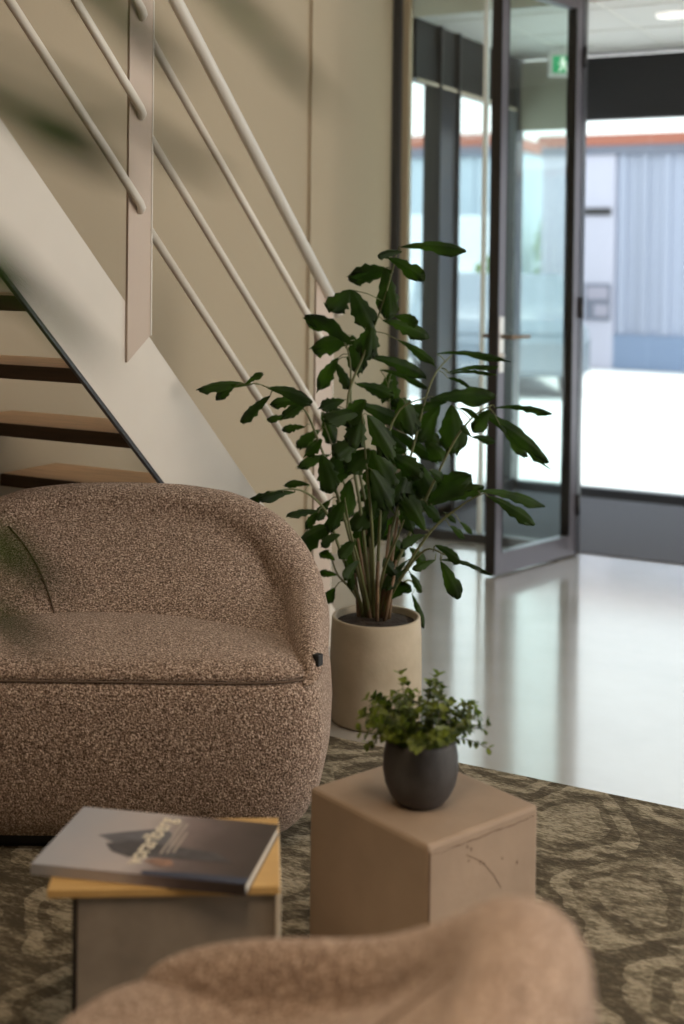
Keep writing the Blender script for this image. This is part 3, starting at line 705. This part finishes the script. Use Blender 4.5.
# ---------------------------------------------------------------- fishtail palm in the stone pot
pp = tag(empty('potted_palm', (-1.773, 3.5735, 0)), 'tall fishtail palm with jagged dark leaves in a beige stone pot by the stair foot', 'plant')
bm = bmesh.new()
PR = [(0, 0), (.128, 0), (.136, .004), (.139, .012), (.1415, .05), (.142, .15), (.1395, .26), (.1365, .314), (.135, .318), (.127, .318), (.125, .313), (.124, .285), (0, .285)]
lathe(bm, PR, 64); bmesh.ops.recalc_face_normals(bm, faces=bm.faces[:]); link_bm('pot', bm, M['stonepot'], pp, True)
bm = bmesh.new(); lathe(bm, [(0, .310), (.06, .312), (.10, .304), (.123, .298), (.123, .2855)], 32); link_bm('soil', bm, M['soil'], pp, True)
FRONDS = [
 ([(-0.018, -0.001, 0.326), (-0.045, -0.016, 0.611), (-0.09, -0.039, 0.95), (-0.04, -0.014, 1.135), (0.009, 0.008, 1.289), (0.046, 0.025, 1.443)],
  [((0.046, 0.025, 1.443),(0.061, 0.015, 1.452),(0.241, 0.066, 1.438),0.046), ((0.045, 0.025, 1.44),(0.06, 0.025, 1.437),(0.013, -0.039, 1.423),0.034), ((0.039, 0.022, 1.412),(0.03, -0.012, 1.418),(0.127, 0.027, 1.349),0.052), ((0.03, 0.018, 1.376),(0.022, 0.042, 1.375),(-0.106, 0.007, 1.348),0.068), ((0.031, 0.018, 1.381),(0.004, 0.022, 1.387),(0.028, -0.001, 1.235),0.074), ((0.007, 0.008, 1.285),(-0.08, -0.035, 1.319),(-0.124, -0.086, 1.254),0.077), ((0.007, 0.008, 1.285),(-0.069, -0.055, 1.319),(-0.006, -0.068, 1.209),0.074), ((-0.016, -0.003, 1.209),(-0.018, -0.017, 1.213),(-0.038, -0.016, 1.107),0.080), ((-0.009, 0.0, 1.234),(0.003, 0.014, 1.227),(0.114, 0.091, 1.17),0.049), ((-0.002, 0.004, 1.256),(0.039, 0.025, 1.24),(0.112, 0.027, 1.221),0.040), ((-0.021, -0.006, 1.194),(0.048, 0.029, 1.167),(0.158, 0.039, 1.098),0.031), ((-0.044, -0.016, 1.118),(-0.043, 0.014, 1.112),(0.09, 0.125, 1.046),0.046), ((-0.068, -0.028, 1.031),(-0.077, -0.005, 1.028),(0.016, 0.052, 0.985),0.046), ((-0.09, -0.039, 0.95),(-0.156, -0.04, 0.961),(-0.118, -0.032, 0.922),0.043), ((-0.044, -0.015, 0.596),(-0.061, 0.003, 0.591),(-0.083, 0.035, 0.432),0.086), ((-0.062, -0.024, 0.737),(-0.084, -0.025, 0.732),(-0.095, -0.053, 0.612),0.068), ((-0.074, -0.03, 0.827),(-0.078, -0.026, 0.826),(-0.136, -0.06, 0.764),0.055), ((-0.066, -0.026, 0.765),(-0.077, -0.006, 0.761),(-0.156, -0.048, 0.729),0.062), ((-0.083, -0.035, 0.975),(-0.098, -0.043, 0.98),(-0.15, -0.09, 0.957),0.049)]),
 ([(-0.029, -0.007, 0.326), (-0.076, -0.07, 0.617), (-0.134, -0.14, 0.865), (-0.165, -0.199, 0.975), (-0.245, -0.286, 1.037)],
  [((-0.245, -0.286, 1.037),(-0.282, -0.294, 1.036),(-0.39, -0.391, 1.023),0.043), ((-0.245, -0.286, 1.037),(-0.275, -0.333, 1.039),(-0.231, -0.31, 1.072),0.022), ((-0.245, -0.286, 1.037),(-0.305, -0.335, 1.038),(-0.381, -0.32, 0.987),0.034), ((-0.233, -0.272, 1.027),(-0.221, -0.292, 1.03),(-0.112, -0.231, 0.99),0.046), ((-0.222, -0.261, 1.019),(-0.238, -0.251, 1.002),(-0.305, -0.299, 0.925),0.043), ((-0.165, -0.199, 0.975),(-0.166, -0.167, 0.981),(-0.252, -0.215, 0.971),0.040), ((-0.164, -0.198, 0.972),(-0.137, -0.2, 0.986),(-0.194, -0.242, 0.941),0.040), ((-0.159, -0.189, 0.956),(-0.18, -0.232, 0.938),(-0.233, -0.269, 0.932),0.025), ((-0.148, -0.167, 0.914),(-0.154, -0.187, 0.908),(-0.231, -0.185, 0.891),0.028), ((-0.124, -0.128, 0.82),(-0.119, -0.142, 0.821),(-0.079, -0.157, 0.715),0.074), ((-0.092, -0.09, 0.687),(-0.12, -0.086, 0.676),(-0.142, -0.12, 0.618),0.037), ((-0.133, -0.139, 0.862),(-0.117, -0.147, 0.868),(-0.175, -0.141, 0.817),0.049)]),
 ([(-0.037, -0.011, 0.326), (-0.08, -0.093, 0.529), (-0.096, -0.161, 0.66), (-0.135, -0.244, 0.729), (-0.185, -0.334, 0.732)],
  [((-0.164, -0.295, 0.731),(-0.155, -0.309, 0.731),(-0.28, -0.335, 0.676),0.031), ((-0.144, -0.26, 0.73),(-0.133, -0.278, 0.728),(-0.197, -0.363, 0.709),0.031), ((-0.13, -0.232, 0.719),(-0.126, -0.201, 0.738),(-0.193, -0.229, 0.734),0.025), ((-0.089, -0.133, 0.607),(-0.088, -0.112, 0.608),(-0.194, -0.143, 0.537),0.074), ((-0.095, -0.158, 0.655),(-0.097, -0.16, 0.654),(-0.171, -0.246, 0.646),0.025), ((-0.1, -0.171, 0.668),(-0.103, -0.192, 0.656),(-0.152, -0.177, 0.6),0.031), ((-0.085, -0.115, 0.572),(-0.062, -0.127, 0.583),(-0.103, -0.165, 0.555),0.037), ((-0.073, -0.079, 0.495),(-0.063, -0.092, 0.5),(-0.041, -0.084, 0.41),0.031)]),
 ([(-0.012, 0.002, 0.327), (-0.041, 0.016, 0.606), (-0.1, 0.015, 0.882), (-0.119, 0.032, 1.098), (-0.164, 0.034, 1.19)],
  [((-0.137, 0.033, 1.135),(-0.11, 0.028, 1.145),(-0.254, 0.002, 1.226),0.062), ((-0.142, 0.033, 1.145),(-0.12, 0.067, 1.159),(-0.249, 0.033, 1.13),0.080), ((-0.15, 0.033, 1.162),(-0.13, 0.065, 1.174),(-0.097, 0.045, 1.06),0.068), ((-0.128, 0.033, 1.116),(-0.161, 0.03, 1.102),(-0.228, 0.032, 1.001),0.052), ((-0.124, 0.033, 1.108),(-0.172, 0.032, 1.089),(-0.112, 0.015, 1.012),0.040), ((-0.107, 0.022, 0.968),(-0.118, 0.048, 0.965),(0.002, 0.162, 0.886),0.049), ((-0.054, 0.016, 0.667),(-0.062, 0.036, 0.663),(-0.01, 0.074, 0.584),0.055)]),
 ([(-0.001, 0.008, 0.327), (0.015, 0.058, 0.542), (0.064, 0.128, 0.849), (0.094, 0.185, 1.035), (0.135, 0.245, 1.113)],
  [((0.123, 0.228, 1.09),(0.094, 0.214, 1.116),(0.277, 0.301, 1.097),0.022), ((0.113, 0.213, 1.071),(0.127, 0.227, 1.056),(0.266, 0.294, 1.074),0.018), ((0.114, 0.215, 1.073),(0.145, 0.208, 1.055),(0.269, 0.252, 1.055),0.015), ((0.109, 0.207, 1.063),(0.126, 0.237, 1.039),(0.2, 0.224, 1.019),0.018), ((0.084, 0.167, 0.976),(0.105, 0.147, 0.976),(0.271, 0.25, 0.983),0.062), ((0.086, 0.17, 0.984),(0.146, 0.186, 0.969),(0.015, 0.119, 0.916),0.049), ((0.083, 0.164, 0.967),(0.123, 0.184, 0.955),(0.071, 0.135, 0.849),0.068), ((0.052, 0.111, 0.775),(0.068, 0.1, 0.775),(0.053, 0.033, 0.665),0.099), ((0.054, 0.114, 0.786),(0.06, 0.146, 0.778),(0.127, 0.123, 0.674),0.092), ((0.074, 0.147, 0.911),(0.063, 0.167, 0.908),(-0.013, 0.133, 0.964),0.062), ((0.065, 0.131, 0.858),(0.082, 0.165, 0.847),(0.142, 0.162, 0.789),0.062), ((0.035, 0.086, 0.665),(0.047, 0.061, 0.67),(0.101, 0.035, 0.587),0.049), ((0.058, 0.12, 0.813),(0.032, 0.124, 0.816),(-0.043, 0.086, 0.777),0.062), ((0.044, 0.1, 0.725),(0.035, 0.114, 0.723),(0.099, 0.096, 0.632),0.068), ((0.069, 0.138, 0.88),(0.071, 0.134, 0.881),(0.121, 0.193, 0.827),0.062), ((0.017, 0.061, 0.554),(0.007, 0.046, 0.559),(0.047, 0.095, 0.489),0.043)]),
 ([(0.004, 0.01, 0.327), (0.05, 0.046, 0.486), (0.13, 0.101, 0.702), (0.192, 0.146, 0.857), (0.243, 0.182, 0.934), (0.286, 0.213, 0.965)],
  [((0.232, 0.175, 0.919),(0.168, 0.175, 0.962),(0.183, 0.145, 0.819),0.092), ((0.286, 0.213, 0.965),(0.296, 0.213, 0.957),(0.454, 0.263, 0.94),0.025), ((0.255, 0.191, 0.944),(0.252, 0.199, 0.943),(0.441, 0.27, 0.796),0.055), ((0.279, 0.208, 0.96),(0.313, 0.215, 0.905),(0.378, 0.275, 0.806),0.043), ((0.277, 0.207, 0.959),(0.285, 0.199, 0.951),(0.241, 0.18, 0.882),0.052), ((0.236, 0.178, 0.925),(0.192, 0.182, 0.953),(0.257, 0.171, 0.927),0.022), ((0.211, 0.16, 0.887),(0.245, 0.147, 0.87),(0.23, 0.11, 0.904),0.022), ((0.212, 0.161, 0.888),(0.231, 0.188, 0.864),(0.288, 0.231, 0.845),0.028), ((0.115, 0.091, 0.662),(0.132, 0.082, 0.659),(0.243, 0.125, 0.749),0.092), ((0.116, 0.092, 0.666),(0.144, 0.085, 0.66),(0.278, 0.153, 0.712),0.049), ((0.105, 0.084, 0.636),(0.117, 0.117, 0.621),(0.074, 0.148, 0.712),0.062), ((0.06, 0.053, 0.514),(0.06, 0.038, 0.52),(0.016, 0.06, 0.433),0.034), ((0.15, 0.116, 0.752),(0.139, 0.077, 0.769),(0.176, 0.134, 0.714),0.043), ((0.116, 0.092, 0.665),(0.108, 0.075, 0.673),(0.162, 0.107, 0.612),0.043), ((0.066, 0.057, 0.531),(0.081, 0.064, 0.524),(0.112, 0.104, 0.464),0.037)]),
 ([(0.012, 0.015, 0.327), (0.082, 0.028, 0.463), (0.162, 0.047, 0.591), (0.251, 0.069, 0.673), (0.312, 0.076, 0.711)],
  [((0.156, 0.046, 0.581),(0.154, 0.014, 0.596),(0.085, 0.002, 0.689),0.074), ((0.307, 0.075, 0.708),(0.295, 0.085, 0.717),(0.449, 0.218, 0.663),0.037), ((0.312, 0.076, 0.711),(0.339, 0.057, 0.71),(0.464, 0.098, 0.63),0.043), ((0.208, 0.058, 0.633),(0.184, 0.078, 0.643),(0.207, 0.12, 0.605),0.018), ((0.199, 0.056, 0.626),(0.216, 0.059, 0.607),(0.238, 0.119, 0.559),0.022), ((0.223, 0.062, 0.647),(0.241, 0.079, 0.618),(0.261, 0.125, 0.576),0.018), ((0.149, 0.044, 0.57),(0.147, 0.029, 0.577),(0.099, -0.032, 0.547),0.037), ((0.088, 0.03, 0.472),(0.096, 0.02, 0.472),(0.061, -0.046, 0.415),0.031), ((0.032, 0.019, 0.365),(0.038, 0.002, 0.37),(0.11, -0.008, 0.425),0.049), ((0.099, 0.032, 0.489),(0.08, 0.053, 0.488),(0.035, -0.021, 0.412),0.028)]),
 ([(0.015, 0.016, 0.327), (0.086, -0.015, 0.442), (0.178, -0.037, 0.548), (0.256, -0.067, 0.548)],
  [((0.21, -0.049, 0.548),(0.216, -0.049, 0.569),(0.293, -0.05, 0.528),0.037), ((0.242, -0.062, 0.548),(0.242, -0.071, 0.532),(0.35, 0.038, 0.481),0.018), ((0.248, -0.064, 0.548),(0.247, -0.076, 0.528),(0.31, -0.101, 0.435),0.049), ((0.224, -0.055, 0.548),(0.231, -0.082, 0.533),(0.191, -0.142, 0.511),0.031), ((0.114, -0.022, 0.474),(0.114, -0.003, 0.464),(0.15, -0.0, 0.41),0.025), ((0.083, -0.014, 0.436),(0.073, 0.013, 0.428),(0.032, -0.016, 0.49),0.043)]),
 ([(-0.004, 0.006, 0.327), (0.006, 0.005, 0.613), (0.02, 0.005, 0.83), (0.063, 0.017, 0.954), (0.135, 0.043, 0.993)],
  [((0.009, 0.005, 0.661),(0.024, 0.023, 0.658),(-0.025, 0.015, 0.521),0.062), ((0.082, 0.024, 0.964),(0.061, 0.035, 0.989),(0.079, 0.073, 0.875),0.092), ((0.014, 0.005, 0.736),(0.007, -0.001, 0.737),(-0.018, -0.015, 0.613),0.062), ((0.01, 0.005, 0.674),(-0.015, 0.018, 0.67),(-0.064, -0.045, 0.583),0.068), ((0.019, 0.005, 0.815),(0.037, -0.008, 0.817),(0.139, 0.005, 0.754),0.074)]),
 ([(-0.01, 0.003, 0.327), (0.018, -0.072, 0.597), (0.036, -0.154, 0.82), (0.061, -0.233, 0.972)],
  [((0.061, -0.233, 0.972),(0.057, -0.224, 0.97),(-0.013, -0.313, 0.946),0.055), ((0.06, -0.228, 0.962),(0.048, -0.207, 0.96),(0.042, -0.255, 0.874),0.074), ((0.059, -0.227, 0.961),(0.061, -0.194, 0.959),(0.118, -0.148, 0.835),0.074), ((0.041, -0.169, 0.851),(0.05, -0.156, 0.851),(-0.009, -0.181, 0.785),0.080), ((0.041, -0.169, 0.851),(0.052, -0.147, 0.85),(0.072, -0.091, 0.714),0.105), ((0.046, -0.187, 0.885),(0.028, -0.165, 0.88),(-0.022, -0.239, 0.841),0.074), ((0.033, -0.141, 0.788),(0.052, -0.145, 0.791),(0.092, -0.088, 0.673),0.086), ((0.061, -0.233, 0.972),(0.08, -0.245, 1.008),(0.008, -0.242, 0.934),0.062)]),
 ([(-0.023, -0.004, 0.326), (-0.008, -0.112, 0.511), (0.018, -0.216, 0.622), (0.053, -0.316, 0.729)],
  [((0.053, -0.316, 0.729),(0.042, -0.295, 0.724),(-0.007, -0.293, 0.627),0.049), ((0.009, -0.179, 0.582),(0.016, -0.172, 0.584),(-0.019, -0.206, 0.533),0.043), ((-0.008, -0.111, 0.509),(-0.003, -0.109, 0.511),(-0.019, -0.167, 0.46),0.037)]),
 ([(0.001, 0.009, 0.327), (0.015, 0.075, 0.477), (0.007, 0.129, 0.655), (-0.034, 0.166, 0.838), (-0.07, 0.206, 1.009)],
  [((-0.07, 0.206, 1.009),(-0.095, 0.197, 1.057),(0.042, 0.246, 1.002),0.025), ((-0.07, 0.206, 1.009),(-0.07, 0.233, 1.049),(-0.089, 0.26, 0.948),0.068), ((-0.042, 0.175, 0.876),(-0.048, 0.142, 0.878),(0.1, 0.181, 0.783),0.043), ((-0.07, 0.206, 1.009),(-0.069, 0.232, 1.023),(-0.074, 0.185, 0.955),0.031), ((0.01, 0.111, 0.595),(0.001, 0.129, 0.591),(0.079, 0.124, 0.625),0.037), ((-0.041, 0.174, 0.871),(-0.063, 0.136, 0.871),(0.001, 0.182, 0.8),0.074), ((-0.014, 0.148, 0.747),(-0.02, 0.14, 0.746),(-0.124, 0.123, 0.644),0.080), ((0.009, 0.116, 0.611),(0.012, 0.12, 0.61),(-0.043, 0.134, 0.522),0.055)]),
 ([(-0.031, -0.008, 0.326), (-0.086, 0.0, 0.386), (-0.14, 0.009, 0.424), (-0.173, 0.029, 0.463)],
  [((-0.17, 0.027, 0.461),(-0.159, 0.022, 0.466),(-0.208, 0.014, 0.481),0.037), ((-0.141, 0.009, 0.425),(-0.151, 0.024, 0.419),(-0.206, 0.011, 0.419),0.025), ((-0.12, 0.006, 0.41),(-0.151, 0.01, 0.381),(-0.17, 0.002, 0.333),0.040)]),
 ([(0.007, 0.012, 0.327), (0.015, 0.078, 0.357), (0.036, 0.15, 0.401), (0.042, 0.213, 0.356)],
  [((0.042, 0.207, 0.361),(0.039, 0.175, 0.351),(0.086, 0.16, 0.256),0.025)]),
 ([(-0.015, 0.0, 0.327), (-0.086, 0.052, 0.532), (-0.181, 0.091, 0.739), (-0.262, 0.136, 0.873)],
  [((-0.257, 0.133, 0.864),(-0.284, 0.141, 0.855),(-0.343, 0.108, 0.795),0.046), ((-0.211, 0.108, 0.788),(-0.21, 0.076, 0.787),(-0.282, 0.009, 0.748),0.037), ((-0.262, 0.136, 0.873),(-0.284, 0.153, 0.913),(-0.251, 0.185, 0.813),0.062), ((-0.133, 0.072, 0.635),(-0.139, 0.083, 0.632),(-0.171, 0.009, 0.609),0.049)]),
 ([(-0.004, 0.006, 0.327), (0.052, -0.057, 0.476), (0.119, -0.115, 0.585), (0.175, -0.18, 0.661)],
  []),
]

def fish_leaf(bm, base, tip, W_, rnd):
    base = Vector(base); tip = Vector(tip); d = tip - base; L_ = d.length; d.normalize()
    view = Vector((.47, -.88, .12 + rnd.uniform(-.3, .5))) + Vector((rnd.uniform(-.35, .35), rnd.uniform(-.35, .35), 0))
    n = (view - d * view.dot(d)).normalized(); s = d.cross(n)
    NC = 8; NRW = 9; W_ = W_ * 1.18; L_ *= 1.20
    jag = [rnd.uniform(.0, .25) + (.17 if k % 2 else 0) for k in range(NC + 1)]; skew = rnd.uniform(-.18, .18)
    prev = None
    for r_ in range(NRW + 1):
        t = r_ / NRW; wid = W_ * (.08 + .92 * min(1, t * 1.2) ** .85) * (1 - .45 * max(0, t - .8) / .2)
        row = []
        for k in range(NC + 1):
            u_ = k / NC * 2 - 1
            tt = t * (1 - .22 * abs(u_) ** 1.6 + skew * u_ * .6) * (1 - (jag[k] if r_ == NRW else 0))
            edge = (-.42 * rnd.random() * (r_ % 2) * t) if abs(u_) == 1 else 0
            p_ = base + d * L_ * tt + s * (u_ * wid / 2 * (1 + edge * 2)) + n * (-abs(u_) * wid * .20 + math.sin(u_ * 9 + t * 3) * wid * .03) - Vector((0, 0, 1)) * (L_ * .22 * (t * t - t) * -1 * -1)
            row.append(bm.verts.new(p_))
        if prev:
            for k in range(NC): bm.faces.new((prev[k], prev[k + 1], row[k + 1], row[k]))
        prev = row
rl = random.Random(5)
def smooth_pts(P_, n=5):
    P_ = [Vector(p_) for p_ in P_]; Q = [P_[0]] + P_ + [P_[-1]]; out = []
    for i in range(1, len(Q) - 2):
        for q in range(n):
            t = q / n; a, b, c, d = Q[i - 1], Q[i], Q[i + 1], Q[i + 2]
            out.append(.5 * ((2 * b) + (c - a) * t + (2 * a - 5 * b + 4 * c - d) * t * t + (3 * b - a - 3 * c + d) * t ** 3))
    out.append(P_[-1]); return out
for st, lv in FRONDS:
    ps = smooth_pts(st); ps[0].z = .300
    bs = bmesh.new(); n_ = len(ps)
    tube(bs, ps, [.0062 - .0045 * i / n_ for i in range(n_)], 7)
    for a, b, c, w_ in lv:
        mid = (Vector(a) + Vector(b)) / 2 + Vector((0, 0, .006)); tube(bs, [a, mid, b], .0016, 5)
    f_ = link_bm('frond', bs, M['stalk'], pp, True)
    for a, b, c, w_ in lv:
        bl = bmesh.new(); fish_leaf(bl, b, c, w_, rl); link_bm('leaf', bl, M['palm'], f_, True)
for i in range(12):
    a = rl.uniform(0, 2 * PI); r0 = rl.uniform(.01, .055); r1 = r0 + rl.uniform(.0, .05); h = rl.uniform(.14, .34)
    bm = bmesh.new(); tube(bm, [(r0 * math.cos(a), r0 * math.sin(a), .30), ((r0 + r1) / 2 * math.cos(a), (r0 + r1) / 2 * math.sin(a), .30 + h * .5), (r1 * math.cos(a), r1 * math.sin(a), .30 + h)], [.007, .0055, .004], 7)
    link_bm('cane', bm, M['cane'], pp, True)

# ---------------------------------------------------------------- foreground plant, leaves hanging into view at the upper left
rv = Vector((.88217, .47079, 0)).normalized(); fv = Vector((-.47078, .88224, 0)).normalized()
def cv(a, b, z): return rv * a + fv * b + Vector((0, 0, z))
fp_ = cv(-.62, .50, .012)
fp = tag(empty('foreground_plant', fp_), 'out of focus plant whose dark leaves hang blurred over the upper left corner', 'plant')
bm = bmesh.new(); lathe(bm, [(0, 0), (.13, 0), (.14, .01), (.155, .30), (.15, .305), (.14, .30), (.138, .27), (0, .27)], 40); link_bm('pot', bm, M['darkpot'], fp, True)
bm = bmesh.new(); lathe(bm, [(0, .285), (.138, .275), (.138, .2705)], 32); link_bm('soil', bm, M['soil'], fp, True)
def arch(name, tip_list):
    pass
# each: stem end (a,b,z) and leaves (base -> tip, width)
FG = [((-.20, .56, 1.56), [((-.17, .56, 1.56), (-.075, .57, 1.485), .016), ((-.15, .58, 1.555), (-.055, .57, 1.535), .012), ((-.10, .55, 1.55), (-.015, .56, 1.475), .013), ((-.12, .58, 1.54), (-.028, .60, 1.53), .012)]),
      ((-.24, .54, 1.50), [((-.215, .54, 1.495), (-.095, .55, 1.435), .016), ((-.20, .56, 1.47), (-.11, .56, 1.455), .012), ((-.16, .53, 1.49), (-.055, .55, 1.435), .010)]),
      ((-.26, .52, 1.46), [((-.20, .53, 1.44), (-.105, .53, 1.365), .014), ((-.19, .52, 1.41), (-.12, .53, 1.38), .012)]),
      ((-.28, .50, 1.33), [((-.20, .52, 1.31), (-.118, .54, 1.262), .020), ((-.19, .54, 1.27), (-.125, .55, 1.235), .014)])]
rf = random.Random(3)
for (e_, lv) in FG:
    e3 = cv(*e_) - fp_; ps = smooth_pts([(rf.uniform(-.03, .03), rf.uniform(-.03, .03), .27), Vector((-.03, -.02, .9)), (e3 + Vector((-.05, -.02, .95))) / 2 + Vector((-.05, 0, .28)), e3])
    bs = bmesh.new(); tube(bs, ps, [.007 - .005 * i / len(ps) for i in range(len(ps))], 7)
    for a, b, w_ in lv: tube(bs, [e3, (e3 + cv(*a) - fp_) / 2, cv(*a) - fp_], .0018, 5)
    f_ = link_bm('frond', bs, M['stalk'], fp, True)
    for a, b, w_ in lv:
        bl = bmesh.new(); fish_leaf(bl, cv(*a) - fp_, cv(*b) - fp_, w_ * .85, rf); link_bm('leaf', bl, M['palm'], f_, True)
